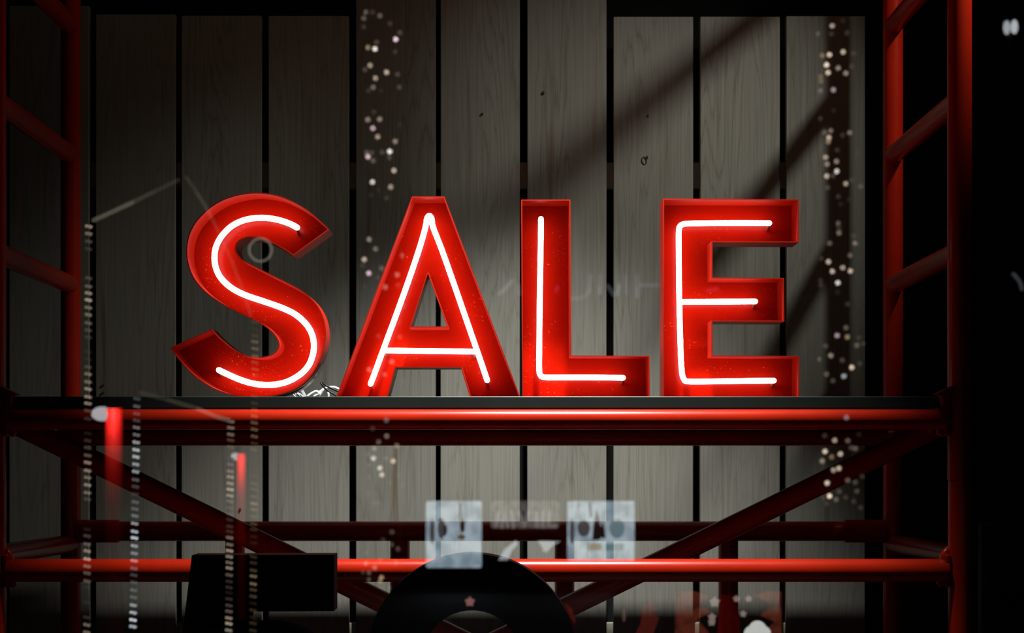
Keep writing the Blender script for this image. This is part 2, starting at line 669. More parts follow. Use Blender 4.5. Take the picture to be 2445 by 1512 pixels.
# ------------------------------------------------------------------ the letters
LY0, LD = 0.060, 0.085           # depth of the open front and depth of the channel
LYB = LY0 + LD
TY = LY0 + 0.050                 # depth of the neon tubes
ZB = z_top                       # letters stand on the board
z1f = lambda lst, o: [(o[0] + x / 2.749, o[1] + y / 2.749) for x, y in lst]
O1, O2 = (380, 430), (1200, 430)


def xz(lst, y=LY0):
    out = []
    for px, py in lst:
        p = P(px, py, y)
        out.append((p.x, p.z))
    return out


def to_v2(lst, n):
    v = catmull([Vector((a, b)) for a, b in lst], n)
    return [(p.x, p.y) for p in v]


BASE_PY = CY - (ZB - H) / S(LY0)


def base(lst):
    """bring the feet (drawn at the board's edge) down to the board's top"""
    return [(x, BASE_PY if y > 944 else y) for x, y in lst]


def letter(name_label, loops_px, tubes_px, ends, bits):
    loops = [xz(base(lp)) for lp in loops_px]
    cx = sum(p[0] for p in loops[0]) / len(loops[0])
    root = empty('neon_letter', (cx, LY0 + LD / 2, ZB))
    tag(root, name_label, 'letter')
    link('back_plate', plate_me('back_plate', loops, LYB - 0.003, LYB), M['letter_back'], root)
    link('side_wall', rim_me('side_wall', loops, LY0, LYB - 0.003, 0.0024), M['letter_wall'], root)
    for path in tubes_px:
        pts = [P(x, y, TY) for x, y in path]
        nt_ = link('neon_tube', tube_me('neon_tube', pts, 0.0059, 12), M['neon'], root)
        for e in (pts[0], pts[-1]):
            if (e.x, e.z) in bits:
                continue
            link('tube_support', tube_me('tube_support', [e + Vector((0, 0.004, -0.004)), e + Vector((0, 0.018, -0.009)), Vector((e.x, LYB - 0.003, e.z - 0.010))], 0.0034, 8), M['cap'], nt_)
    return root


# S
S_out_a = z1f([(1117, 325), (1050, 262), (985, 206), (900, 152), (800, 107), (700, 86), (610, 82), (520, 95), (430, 122), (350, 165), (290, 215),
               (240, 270), (205, 330), (185, 390), (177, 455), (180, 520), (195, 580), (220, 640), (260, 695), (310, 745), (370, 790), (440, 832),
               (510, 866), (580, 900), (650, 935), (705, 970), (750, 1012), (778, 1055), (782, 1095), (758, 1132), (715, 1153), (660, 1162), (610, 1158),
               (550, 1143), (490, 1112), (430, 1065), (385, 1025), (345, 978)], O1)
S_out_b = z1f([(72, 1102), (110, 1155), (160, 1218), (230, 1288), (300, 1342), (370, 1384), (450, 1414), (530, 1430), (630, 1436), (740, 1428), (830, 1405),
               (900, 1375), (960, 1330), (1010, 1270), (1050, 1200), (1080, 1120), (1094, 1040), (1092, 965), (1075, 893), (1040, 825), (990, 768),
               (930, 722), (860, 682), (780, 642), (700, 602), (630, 566), (565, 532), (530, 508), (508, 478), (503, 448), (512, 418), (537, 394),
               (572, 380), (612, 376), (655, 381), (700, 394), (750, 416), (800, 444), (840, 468), (880, 497)], O1)
S_loop = to_v2(S_out_a, 3) + to_v2(S_out_b, 3)
S_tube = to_v2(z1f([(905, 312), (860, 288), (790, 264), (720, 251), (660, 248), (600, 254), (540, 270), (480, 300), (430, 345), (393, 395), (370, 450),
                    (363, 510), (368, 560), (385, 610), (415, 655), (460, 698), (520, 735), (590, 765), (660, 788), (740, 815), (820, 845), (890, 880),
                    (945, 925), (985, 975), (1008, 1030), (1016, 1090), (1008, 1150), (985, 1210), (945, 1260), (890, 1300), (830, 1328), (760, 1343),
                    (690, 1345), (620, 1337), (550, 1318), (480, 1290), (420, 1262), (393, 1248)], O1), 4)
# the bowl sits on the board: scale its lowest point to the board's top
low = max(y for x, y in S_loop)
S_loop = [(x, y if y < 900 else 900 + (y - 900) * (BASE_PY - 900) / (low - 900)) for x, y in S_loop]
s_root = None


def letter_s():
    loops = [xz(S_loop)]
    root = empty('neon_letter', (P(620, 0, LY0).x, LY0 + LD / 2, ZB))
    tag(root, 'red metal channel letter S with a white neon tube, beside the letter A', 'letter')
    link('back_plate', plate_me('back_plate', loops, LYB - 0.003, LYB), M['letter_back'], root)
    link('side_wall', rim_me('side_wall', loops, LY0, LYB - 0.003, 0.0024), M['letter_wall'], root)
    pts = [P(x, y, TY) for x, y in S_tube]
    t = link('neon_tube', tube_me('neon_tube', pts, 0.0062, 12), M['neon'], root)
    for e in (pts[0], pts[-1]):
        link('tube_support', tube_me('tube_support', [e + Vector((0, 0.004, -0.003)), e + Vector((0, 0.02, -0.008)), Vector((e.x, LYB - 0.003, e.z - 0.010))], 0.0034, 8), M['cap'], t)
    # grey band added outside the lower bowl, imitating a reflection of the white wires
    arc = to_v2(z1f([(740, 1428), (830, 1405), (900, 1375), (960, 1330), (1010, 1270), (1050, 1200)], O1), 4)
    arc = [(x, y if y < 900 else 900 + (y - 900) * (BASE_PY - 900) / (low - 900)) for x, y in arc]
    o = xz(arc)
    verts, faces = [], []
    n = len(o)
    for y, d in ((LY0 + 0.004, 0.0006), (LYB, 0.0006), (LYB, 0.0016), (LY0 + 0.004, 0.0016)):
        for i, (x, z) in enumerate(o):
            a = Vector(o[max(i - 1, 0)])
            b = Vector(o[min(i + 1, n - 1)])
            e = (b - a).normalized()
            verts.append((x + e.y * d, y, z - e.x * d))
    for i in range(n - 1):
        for k in range(4):
            faces.append((k * n + i, k * n + i + 1, ((k + 1) % 4) * n + i + 1, ((k + 1) % 4) * n + i))
    mb = link('reflection_band', mesh('reflection_band', verts, faces, True), M['grey_reflection'], root)
    mb['label'] = 'grey band imitating a reflection'
    return root


letter_s()

A_out = z1f([(1660, 108), (1872, 108), (2372, 1420), (2040, 1420), (1980, 1232), (1552, 1232), (1498, 1420), (1160, 1420)], O1)
A_hole = z1f([(1764, 615), (1890, 962), (1650, 962)], O1)
A_legs = to_v2(z1f([(1388, 1338), (1425, 1240), (1470, 1117), (1600, 765), (1700, 475), (1748, 310), (1757, 255), (1773, 234), (1789, 255), (1798, 310), (1860, 470),
                    (1960, 755), (2090, 1130), (2125, 1232), (2153, 1315)], O1), 4)
A_bar = z1f([(1490, 1119), (1700, 1122), (1900, 1124), (2062, 1127)], O1)
letter('red metal channel letter A with white neon tube, between the S and the L', [A_out, A_hole], [A_legs, A_bar], None, ())

L_out = z1f([(122, 128), (445, 128), (450, 1152), (965, 1154), (967, 1420), (130, 1420)], O2)
L_tube = to_v2(z1f([(252, 256), (252, 330), (249, 500), (244, 800), (241, 1100), (240, 1235), (248, 1280), (278, 1295), (400, 1296), (600, 1296), (790, 1299)], O2), 4)
letter('red metal channel letter L with white neon tube, between the A and the E', [L_out], [L_tube], None, ())

E_out = z1f([(1053, 122), (1945, 127), (1943, 410), (1378, 408), (1378, 640), (1848, 643), (1850, 930), (1378, 928), (1378, 1152), (1947, 1155), (1947, 1420), (1053, 1420)], O2)
E_tube = to_v2(z1f([(1750, 283), (1500, 282), (1250, 285), (1192, 289), (1166, 302), (1157, 340), (1157, 500), (1160, 800), (1170, 1150), (1178, 1265), (1190, 1306),
                    (1222, 1323), (1400, 1322), (1600, 1319), (1780, 1317)], O2), 4)
E_mid = z1f([(1176, 800), (1400, 799), (1658, 797)], O2)
letter('red metal channel letter E with white neon tube, rightmost of the word SALE', [E_out], [E_tube, E_mid], None, ())

# cables behind the letters, between S and A
YC = 0.17


def path3(lst, y):
    return catmull([P(640 + x / 11.11, 860 + yy / 11.11, y + dy) for x, yy, dy in lst], 5)


cab = link('black_cable', tube_me('black_cable', path3([(1840, 1010, 0.0), (1780, 930, 0.0), (1640, 850, 0.0), (1520, 760, 0), (1420, 640, 0), (1405, 605, 0.004), (1440, 610, 0.01),
                                                       (1560, 690, 0.012), (1700, 760, 0.012), (1900, 850, 0.012)], YC), 0.0021, 8), M['cable'])
tag(cab, 'black cable loop lying on the shelf between the S and the A', 'cable')
wb = empty('white_wire_bundle', (P(740, 0, YC + 0.03).x, YC + 0.03, ZB))
tag(wb, 'tangle of white plastic wires and strips on shelf between the S and the A', 'wire')
for lst, r in (([(1060, 960, 0), (1200, 870, 0), (1290, 840, 0.0), (1340, 900, 0), (1230, 965, 0)], 0.0036),
               ([(1090, 950, 0.01), (1250, 890, 0.01), (1390, 840, 0.01), (1500, 765, 0.01), (1620, 735, 0.01), (1740, 725, 0.012), (1860, 770, 0.012)], 0.0034),
               ([(1350, 970, 0.004), (1400, 900, 0.004), (1450, 800, 0.004)], 0.0030),
               ([(1600, 985, 0.0), (1598, 880, 0.0)], 0.0028),
               ([(780, 890, 0.01), (830, 930, 0.01), (880, 985, 0.01)], 0.0030),
               ([(680, 930, 0.01), (740, 985, 0.01)], 0.0018), ([(730, 905, 0.01), (800, 985, 0.01)], 0.0018), ([(840, 905, 0.02), (930, 985, 0.02)], 0.0022)):
    link('wire', tube_me('wire', path3(lst, YC + 0.03), r, 8), M['white_wire'], wb)
strip = [P(640 + x / 11.11, 860 + y / 11.11, YC + 0.035) for x, y in ((865, 815), (925, 790), (1025, 960), (960, 985))]
link('strip', mesh('strip', [p for p in strip] + [p + Vector((0, 0.004, 0)) for p in strip],
                   [(0, 1, 2, 3), (7, 6, 5, 4), (0, 4, 5, 1), (1, 5, 6, 2), (2, 6, 7, 3), (3, 7, 4, 0)]), M['white_wire'], wb)

# ------------------------------------------------------------------ big dark figures 5 and 0 standing in front of the scaffold
YF = -0.25
FD = 0.07


def figure(label, loops, cx):
    root = empty('figure_sign', (cx, YF + FD / 2, 0))
    tag(root, label, 'figure sign')
    link('face', plate_me('face', loops, YF, YF + 0.006), M['figure'], root)
    link('side_wall', rim_me('side_wall', loops, YF + 0.006, YF + FD, 0.003), M['figure_side'], root)
    return root


c0 = P(1127, 1575, YF)
Ro, Ri = 253 * S(YF), 117 * S(YF)
Ro = c0.z                      # it touches the deck
ring = lambda r, n: [(c0.x + r * math.cos(2 * math.pi * k / n), c0.z + r * math.sin(2 * math.pi * k / n)) for k in range(n)]
figure('big black round figure 0 in front of the lower red tube', [ring(Ro, 96), ring(Ri, 64)], c0.x)

five = [(458, 1326), (797, 1325), (797, 1460), (594, 1461), (588, 1510)]
zb5 = CY + H / S(YF)
# bowl of the 5: outer circle centre (640,1660) r 168, tail at lower left
cxb, cyb, ro, ri = 640, zb5 - 170, 170, 62
for a in range(-108, 100, 8):
    five.append((cxb + ro * math.cos(math.radians(a)), cyb + ro * math.sin(math.radians(a))))
five.append((430, zb5 - 40))
five.append((440, zb5 - 150))
for a in range(110, -130, -12):
    five.append((cxb + ri * math.cos(math.radians(a)), cyb + ri * math.sin(math.radians(a))))
five.append((424, 1612))
figure('big black figure 5 with a slanted stem, left of the round figure 0', [xz(five, YF)], P(620, 0, YF).x)

# dark upright right of the scaffold
tag(link('trim_1', box_me('trim_1', P(2343, 0, 0.3).x, P(2372, 0, 0.3).x, 0.3, 0.33, 0, P(0, 1250, 0.3).z, 0.002), M['metal_dark']), kind='structure', label='dark metal upright beside the scaffold')

# ------------------------------------------------------------------ across the street: what the pane reflects
WARM, WHITE, PINK, AMBER, COOL = (1.0, 0.80, 0.62), (1.0, 0.93, 0.86), (1.0, 0.72, 0.82), (1.0, 0.70, 0.38), (0.82, 0.93, 1.0)
glows = {}


def bulb_mat(b, tint):
    key = (round(b * 2) / 2, tint)
    if key not in glows:
        lv = {0.5: 0.012, 1.0: 0.03, 1.5: 0.055, 2.0: 0.10, 2.5: 0.16, 3.0: 0.25, 3.5: 0.36, 4.0: 0.52, 4.5: 0.70, 5.0: 0.95}[min(5.0, max(0.5, key[0]))]
        glows[key] = glow('bulb_glow', tint, lv / GREF * 1.25)
    return glows[key]


def ico(name, r, sub=2):
    bm = bmesh.new()
    bmesh.ops.create_icosphere(bm, subdivisions=sub, radius=r)
    for f in bm.faces:
        f.smooth = True
    me = bpy.data.meshes.new(name)
    bm.to_mesh(me)
    bm.free()
    return me


D_T = 14.5
bulb_me = ico('fairy_bulb', 5.6 * D_T / FPX)
bulb_me.materials.append(M['black'])


def put_bulb(me, loc, mat, parent):
    o = link('bulb', me, None, parent, loc=loc)
    o.material_slots[0].link = 'OBJECT'
    o.material_slots[0].material = mat
    return o


def conv(lst, ox, oy, sc_):
    return [(ox + t[0] / sc_, oy + t[1] / sc_, t[2]) + tuple(t[3:]) for t in lst]


left_dots = conv([(257, 80, 2), (300, 80, 1), (243, 120, 2), (349, 103, 2), (243, 176, 1), (415, 155, 1), (480, 215, 1.5), (454, 258, 5, PINK), (327, 278, 1.5), (271, 312, 3, AMBER),
                  (317, 321, 5, WHITE), (450, 340, 1), (285, 429, 3.5), (252, 457, 1.5), (393, 475, 4), (466, 488, 1.5), (320, 513, 3.5), (305, 573, 2.5), (275, 595, 1), (355, 595, .7),
                  (477, 572, 1.5), (311, 735, 1), (270, 786, 3), (348, 783, 3), (480, 820, .7), (303, 842, 4, PINK), (335, 898, 3.5), (450, 928, 3), (263, 1003, 2), (297, 1003, 1.5),
                  (365, 1000, 1.5), (414, 995, 5, WHITE), (271, 1029, 4.5, PINK), (305, 1055, 2), (412, 1035, 1.5), (442, 1120, 4), (300, 1195, 4.5, WHITE), (420, 1228, 3.5), (340, 1250, .7),
                  (394, 1300, 1.2), (290, 1280, .6)], 780, 0, 2.749)
left_dots += conv([(1378, 390, 3), (1420, 453, 2.5), (1346, 522, 4), (1335, 560, .8), (1460, 580, 2), (1376, 612, 4.5, PINK), (1438, 640, 1), (1592, 495, 2), (1562, 622, 2.5),
                   (1484, 703, 2.5), (1568, 690, 1.2), (1608, 830, 1), (1575, 940, 1.2), (1578, 1030, 1.5), (1440, 1025, 1), (1527, 1193, 2.5), (1380, 1245, 2.5), (1480, 1277, 2),
                   (1597, 1325, .8), (1350, 700, .7)], 380, 430, 2.749)
left_dots += conv([(285, 243, 1), (372, 290, 2.5), (322, 327, 2), (435, 350, 2.5), (295, 367, 2.5), (257, 405, 1.5), (290, 428, 4, WHITE), (368, 428, 1.5), (413, 445, 4), (262, 470, 1.5),
                   (330, 488, 4, WHITE), (342, 530, 4), (260, 543, 1), (445, 533, 1.2), (388, 580, 1.2), (467, 595, 1.2), (260, 645, 1), (295, 705, 1), (321, 706, 1.2), (405, 885, 1.5),
                   (350, 935, 1), (403, 963, 1.5), (441, 990, 1.5), (243, 1015, 1), (332, 1060, 1.5), (245, 1080, 2.5), (298, 1107, 2.5), (428, 1075, 2), (231, 1135, 1.5), (265, 1138, 2),
                   (266, 1180, 1.8), (340, 1168, 3.5, AMBER), (332, 1190, 3, AMBER), (385, 1232, 2.5), (455, 1170, 1.5), (370, 192, 2, COOL)], 780, 930, 2.598)
right_dots = conv([(1160, 170, 3.5), (1072, 222, 2), (1155, 222, .8), (1258, 216, 1), (1230, 135, .6), (1232, 341, 4), (1142, 359, 4.5), (1095, 365, 2.5, AMBER), (1300, 350, 1.2),
                   (1123, 426, 5), (1200, 447, 3), (1288, 437, 1), (1133, 477, 4.5), (1250, 481, 3), (1084, 503, 2, AMBER), (1087, 533, 2, AMBER), (1083, 595, 2), (1168, 590, 3.5, PINK),
                   (1170, 725, .7), (1083, 778, .8), (1150, 858, 2.5), (1110, 870, 2), (1138, 903, 4), (1135, 930, 3, AMBER), (1275, 871, 2.5), (1228, 887, 1), (1193, 985, 1), (1325, 1005, .6),
                   (1117, 1033, 3.5), (1188, 1060, 3), (1126, 1078, 3), (1190, 1125, 4.5, WHITE), (1164, 1153, 1.5), (1124, 1156, 4), (1250, 1206, 3.5), (1287, 1183, 1.2), (1347, 1224, 1.5),
                   (1129, 1232, 1.5), (1200, 1290, 1), (1215, 1340, .7), (1270, 1310, .5), (1200, 1467, 2), (1205, 1500, 1)], 1565, 0, 2.749)
right_dots += conv([(2208, 347, 2.5), (2305, 368, 1), (2147, 416, 2), (2313, 415, 2.5), (2281, 495, 2), (2092, 515, 1.2), (2139, 537, 4), (2233, 576, 3.5), (2164, 600, 3.8), (2283, 597, 3.8),
                    (2088, 660, 1), (2090, 690, .8), (2200, 675, 4.5, WHITE), (2198, 735, .7), (2265, 815, 1.2), (2254, 970, 2), (2196, 1021, 3.5, PINK), (2263, 1031, 3, AMBER), (2338, 1035, 1),
                    (2325, 1085, 2), (2365, 1075, 1.2), (2120, 1090, 1.5), (2154, 1153, 3), (2083, 1177, 2), (2230, 1183, 1.5), (2345, 1205, 1.2), (2292, 1230, 4.5), (2240, 1288, 3.5, COOL),
                    (2125, 1275, 2), (2168, 1318, 1.5)], 1200, 430, 2.749)
right_dots += conv([(1185, 175, 2.5, COOL), (1050, 287, 1), (1262, 280, .6), (1112, 316, 3.5), (1193, 319, 2), (1052, 385, 4.5), (1240, 367, 2), (1215, 362, 1.5), (1093, 420, 2.5, AMBER),
                    (1147, 401, 4), (1035, 445, 3), (1045, 475, .6), (1105, 501, 3.5), (1138, 490, 4), (1065, 581, 4.5), (1193, 565, 2), (1240, 577, 1.5), (1283, 540, 1), (1250, 632, 1.5),
                    (1140, 633, 1.5), (1080, 662, 5), (1121, 684, 2), (1043, 674, 1), (1180, 670, 1.2), (1062, 709, 1.2), (1230, 695, .8), (1273, 735, 1.2)], 1565, 930, 2.598)


def street_tree(label, pxc, dots, rad):
    c = RP(pxc, 0, D_T)
    root = empty('street_tree', (c.x, c.y - rad, -0.5))
    tag(root, label, 'tree')
    prof = [(rad * 1.25, 0), (rad * 1.02, 0.4), (rad * 0.97, 2.5), (rad * 0.9, 5.2)]
    me = lathe_me('trunk', prof, 20)
    link('trunk', me, M['bark'], root, loc=(c.x, c.y - rad, -0.5))
    for d in dots:
        p = RP(d[0], d[1], D_T)
        dx = min(abs(p.x - c.x), rad)
        yy = c.y - rad + math.sqrt(max(rad * rad - dx * dx, 0)) + 0.022
        k = (2 * YG - yy - CAM_Y) / D_T                # same line of sight at the bulb's own distance
        loc = Vector((p.x * k, yy, H + (p.z - H) * k))
        put_bulb(bulb_me, loc, bulb_mat(d[2], d[3] if len(d) > 3 else WARM), root)


street_tree('tree trunk wound with fairy lights across the street, reflected left of the A', 910, left_dots, 0.165)
street_tree('tree trunk wound with fairy lights across the street, reflected right of the E', 2004, right_dots, 0.165)

# light strings on the left; bulb shape doubled to imitate double-glazing reflections
D_S = 9.0
pu = D_S / FPX
bm = bmesh.new()
for sx in (-1, 1):
    r = bmesh.ops.create_icosphere(bm, subdivisions=2, radius=1)
    for v in r['verts']:
        v.co = Vector((v.co.x * 4.3 * pu + sx * 4.2 * pu, v.co.y * 3 * pu, v.co.z * 3.4 * pu - sx * 0.9 * pu))
doubled_me = bpy.data.meshes.new('doubled_bulb')
bm.to_mesh(doubled_me)
bm.free()
doubled_me.materials.append(M['black'])


def light_string(label, x0, y0, x1, y1, step, level, tint, amp=1.3, group='light strings reflected at the left of the window'):
    a = RP(x0, y0, D_S)
    root = empty('light_string', a)
    tag(root, label, 'light string', group)
    b = RP(x1, y1, D_S)
    off = Vector((0, -0.012, 0))
    link('cord', tube_me('cord', [a + off, (a + b) / 2 + off, b + off], 0.0022, 6), M['cable'], root)
    n = int((y1 - y0) / step)
    ph = random.random() * 6
    for k in range(n + 1):
        y = y0 + k * step + random.uniform(-1.5, 1.5)
        x = x0 + (x1 - x0) * (y - y0) / (y1 - y0)
        lv = level + amp * math.sin(k * 0.55 + ph) + random.uniform(-0.5, 0.4)
        if lv < 0.4:
            continue
        put_bulb(doubled_me, RP(x, y, D_S), bulb_mat(max(0.5, min(4.5, lv)), tint), root)


light_string('string of warm light beads reflected at the far left, hanging from a slanted rope', 212, 542, 207, 1512, 17.6, 1.8, WARM, 1.3)
light_string('brightest string of white light beads, reflected below left end of the shelf', 327, 952, 317, 1512, 17.6, 2.9, COOL, 1.4)
light_string('string of light beads reflected below the S, over the left side of the figure 5', 551, 1008, 546, 1512, 14.6, 2.1, WARM, 1.2)
light_string('dim amber string of light beads reflected below the S, nearest the letter A', 609, 770, 604, 1512, 16.0, 1.3, AMBER, 0.6)

rope_a, rope_b, rope_c = glow('rope_glow', (1.0, 0.93, 0.70), 0.075 / GREF), glow('rope_glow_dim', (1.0, 0.88, 0.68), 0.018 / GREF), glow('rope_glow_faint', (1.0, 0.88, 0.68), 0.03 / GREF)


def rope(label, pts, mats, r):
    root = empty('rope_light', RP(*pts[0], D_S))
    tag(root, label, 'rope light')
    q = catmull([RP(x, y, D_S) for x, y in pts], 4)
    m_ = len(mats)
    n = len(q)
    for i, mt in enumerate(mats):
        a, b = i * (n - 1) // m_, (i + 1) * (n - 1) // m_
        link('rope_length', tube_me('rope_length', q[a:b + 1], r * pu, 8), mt, root)


rope('faint rope light slanting up to a peak, reflected above left of the S', [(224, 526), (290, 496), (350, 467), (425, 430)], [rope_a, rope_a, rope_c, rope_b], 5)
rope('faint rope light slanting down across the S, reflected in the pane', [(445, 424), (470, 460), (505, 520), (560, 640), (598, 750)], [rope_b, rope_c, rope_b, rope_b], 4.5)
rope('faint rope light reflected over the left end of the shelf', [(335, 938), (400, 955), (470, 976), (520, 996), (546, 1003)], [rope_b, rope_c, rope_a, rope_a], 5)

# ring lamp seen through the S
rc = RP(622, 597, D_S)
rl = link('ring_lamp', tube_me('ring_lamp', [rc + Vector((math.cos(a) * 27 * pu, 0, math.sin(a) * 27 * pu)) for a in [k * math.pi / 20 for k in range(40)]], 3.2 * pu, 8, closed=True),
          glow('ring_glow', (1.0, 0.88, 0.70), 0.11 / GREF))
tag(rl, 'small round ring lamp reflected inside the upper bend of the S', 'lamp')

# lit lettering of a shop front, reflected behind the L
sg = empty('shop_sign', RP(1380, 690, D_T))
tag(sg, 'dim lit shop sign lettering reflected across the L', 'sign')
sign_a, sign_b, sign_m = glow('sign_glow', (0.75, 0.9, 1.0), 0.085 / GREF), glow('sign_glow_dim', (0.75, 0.9, 1.0), 0.045 / GREF), glow('sign_glow_pink', (1.0, 0.25, 0.45), 0.05 / GREF)
for strokes, mt in (([[(1192, 702), (1205, 691), (1222, 671)]], sign_a), ([[(1240, 702), (1237, 682)]], sign_b),
                    ([[(1366, 713), (1385, 712), (1398, 706), (1406, 694), (1409, 676), (1410, 658)]], sign_b), ([[(1405, 700), (1408, 686)]], sign_a), ([[(1432, 700), (1432, 684)]], sign_a), ([[(1433, 684), (1434, 657)]], sign_b),
                    ([[(1452, 684), (1466, 705)]], sign_b), ([[(1474, 702), (1478, 682)]], sign_a), ([[(1496, 700), (1493, 660)]], sign_b),
                    ([[(1521, 708), (1521, 684)]], sign_a), ([[(1521, 684), (1521, 657)]], sign_b), ([[(1524, 681), (1572, 681)]], sign_b),
                    ([[(1328, 694), (1331, 686)]], sign_m), ([[(1690, 694), (1712, 690)]], sign_m), ([[(2420, 655), (2434, 672), (2440, 690)]], sign_b)):
    for st in strokes:
        q = [RP(x, y, D_T) for x, y in st]
        link('sign_letter', tube_me('sign_letter', catmull(q, 3), 4.5 * D_T / FPX, 8), mt, sg)


# backlit posters
def poster_mat(name, a, b, strength, scale, seed):
    m, nt, out = new_mat(name)
    L = nt.links.new
    tc = N(nt, 'ShaderNodeTexCoord')
    n = N(nt, 'ShaderNodeTexNoise', noise_dimensions='4D')
    n.inputs['Scale'].default_value = scale
    n.inputs['Detail'].default_value = 2
    n.inputs['W'].default_value = seed
    L(tc.outputs['Object'], n.inputs['Vector'])
    r = ramp(nt, [(0.36, b), (0.56, a)])
    L(n.outputs['Fac'], r.inputs['Fac'])
    e = N(nt, 'ShaderNodeEmission')
    e.inputs[1].default_value = strength
    L(r.outputs['Color'], e.inputs[0])
    L(e.outputs[0], out.inputs[0])
    m.cycles.emission_sampling = 'NONE'
    return m


def rect_loop(x0, y0, x1, y1, d, r=5):
    out = []
    for cx_, cy_, a0 in ((x1 - r, y0 + r, -90), (x1 - r, y1 - r, 0), (x0 + r, y1 - r, 90), (x0 + r, y0 + r, 180)):
        for k in range(4):
            a = math.radians(a0 + 30 * k)
            p = RP(cx_ + r * math.cos(a), cy_ + r * math.sin(a), d)
            out.append((p.x, p.z))
    return out


def rplate(name, px_loop, d, mat, parent, thick=0.02, dy=0.0):
    yv = 2 * YG - (CAM_Y + d) + dy
    loop = px_loop if len(px_loop[0]) == 2 and abs(px_loop[0][0]) < 20 and abs(px_loop[0][1]) < 20 else None
    if loop is None:
        loop = [(RP(x, y, d).x, RP(x, y, d).z) for x, y in px_loop]
    me = plate_me(name, [loop], yv - thick, yv)
    cx_ = sum(v[0] for v in loop) / len(loop)
    cz_ = sum(v[1] for v in loop) / len(loop)
    me.transform(Matrix.Translation((-cx_, -yv, -cz_)))
    return link(name, me, mat, parent, loc=(cx_, yv, cz_))


ell = lambda cx_, cy_, a, b, n=20: [(cx_ + a * math.cos(2 * math.pi * k / n), cy_ + b * math.sin(2 * math.pi * k / n)) for k in range(n)]
D_P = 14.5
POST = poster_mat('backlit_poster', (0.66, 0.82, 0.92), (0.34, 0.47, 0.56), 0.52 / GREF, 7.0, 1.3)
grey_print = glow('grey_print', (0.45, 0.55, 0.62), 0.10 / GREF)
dark_print = glow('dark_print', (0.3, 0.4, 0.4), 0.015 / GREF)
amber_print = glow('amber_print', (1.0, 0.75, 0.3), 0.09 / GREF)
teal_print = glow('teal_print', (0.5, 0.85, 0.95), 0.22 / GREF)
p1 = empty('lit_poster', RP(1083, 1335, D_P))
tag(p1, 'blue-white backlit poster across the street, reflected above the figure 0', 'poster')
rplate('panel', rect_loop(1017, 1197, 1150, 1356, D_P), D_P, POST, p1)
for lp, mt in ((ell(1054, 1262, 9, 26), grey_print), (ell(1063, 1266, 5, 14), dark_print), (ell(1104, 1255, 6, 18), dark_print), (ell(1102, 1283, 9, 7), amber_print), (ell(1032, 1270, 6, 30), grey_print),
               ([(1096, 1200), (1102, 1200), (1104, 1240), (1098, 1240)], grey_print)):
    rplate('print', lp, D_P, mt, p1, 0.004, 0.006)
p2 = empty('lit_poster', RP(1435, 1335, D_P))
tag(p2, 'blue-white backlit poster across the street, reflected right of the figure 0', 'poster')
rplate('panel', rect_loop(1355, 1197, 1515, 1340, D_P), D_P, POST, p2)
for lp, mt in (([(1424, 1215), (1436, 1262), (1432, 1290), (1414, 1290), (1416, 1262)], dark_print), ([(1440, 1240), (1446, 1285), (1428, 1285)], dark_print), (ell(1394, 1262, 15, 20), grey_print),
               (ell(1394, 1263, 6, 10), amber_print), (ell(1366, 1270, 6, 30), grey_print), (ell(1473, 1262, 18, 24), teal_print),
               ([(1404, 1298), (1436, 1298), (1436, 1314), (1404, 1314)], amber_print), ([(1445, 1298), (1490, 1298), (1490, 1315), (1445, 1315)], teal_print)):
    rplate('print', lp, D_P, mt, p2, 0.004, 0.006)
for lp in ([(1380, 1200), (1384, 1200), (1376, 1240)], [(1404, 1200), (1412, 1200), (1414, 1236), (1408, 1236)]):
    rplate('print', lp, D_P, grey_print, p2, 0.004, 0.006)
# dim fascia between the posters
fa = empty('fascia_sign', RP(1255, 1270, D_P))
tag(fa, 'dim brown-lit shop fascia between the two backlit posters', 'sign')
FASC = poster_mat('lit_fascia', (0.55, 0.52, 0.48), (0.12, 0.08, 0.05), 0.16 / GREF, 16.0, 4.2)
rplate('panel', rect_loop(1172, 1196, 1336, 1262, D_P, 8), D_P, FASC, fa)
letter_g = glow('fascia_letter', (0.95, 0.93, 0.92), 0.16 / GREF)
for st in ([(1185, 1255), (1190, 1225)], [(1198, 1258), (1206, 1222), (1212, 1256)], [(1222, 1222), (1226, 1258)], [(1240, 1225), (1252, 1258), (1262, 1224)], [(1280, 1225), (1282, 1256)],
           [(1296, 1222), (1296, 1258)], [(1312, 1224), (1310, 1258), (1326, 1256)]):
    link('fascia_letter', tube_me('fascia_letter', [RP(x, y, D_P) + Vector((0, 0.03, 0)) for x, y in st], 4.5 * D_P / FPX, 8), letter_g, fa)
# lit wall behind round tree balls
lw = empty('shop_display', RP(1270, 1330, D_P))
tag(lw, 'pale lit shop display with scalloped edge, reflected just right of the figure 0', 'display')
rplate('panel', [(1232, 1291), (1205, 1312), (1190, 1338), (1212, 1338), (1222, 1316), (1236, 1300)], D_P, glow('pale_lit', (0.8, 0.92, 1.0), 0.34 / GREF), lw)
rplate('panel', [(1284, 1292), (1338, 1293), (1322, 1302), (1306, 1318), (1298, 1318), (1294, 1306)], D_P, glow('pale_lit2', (0.85, 0.93, 1.0), 0.30 / GREF), lw)

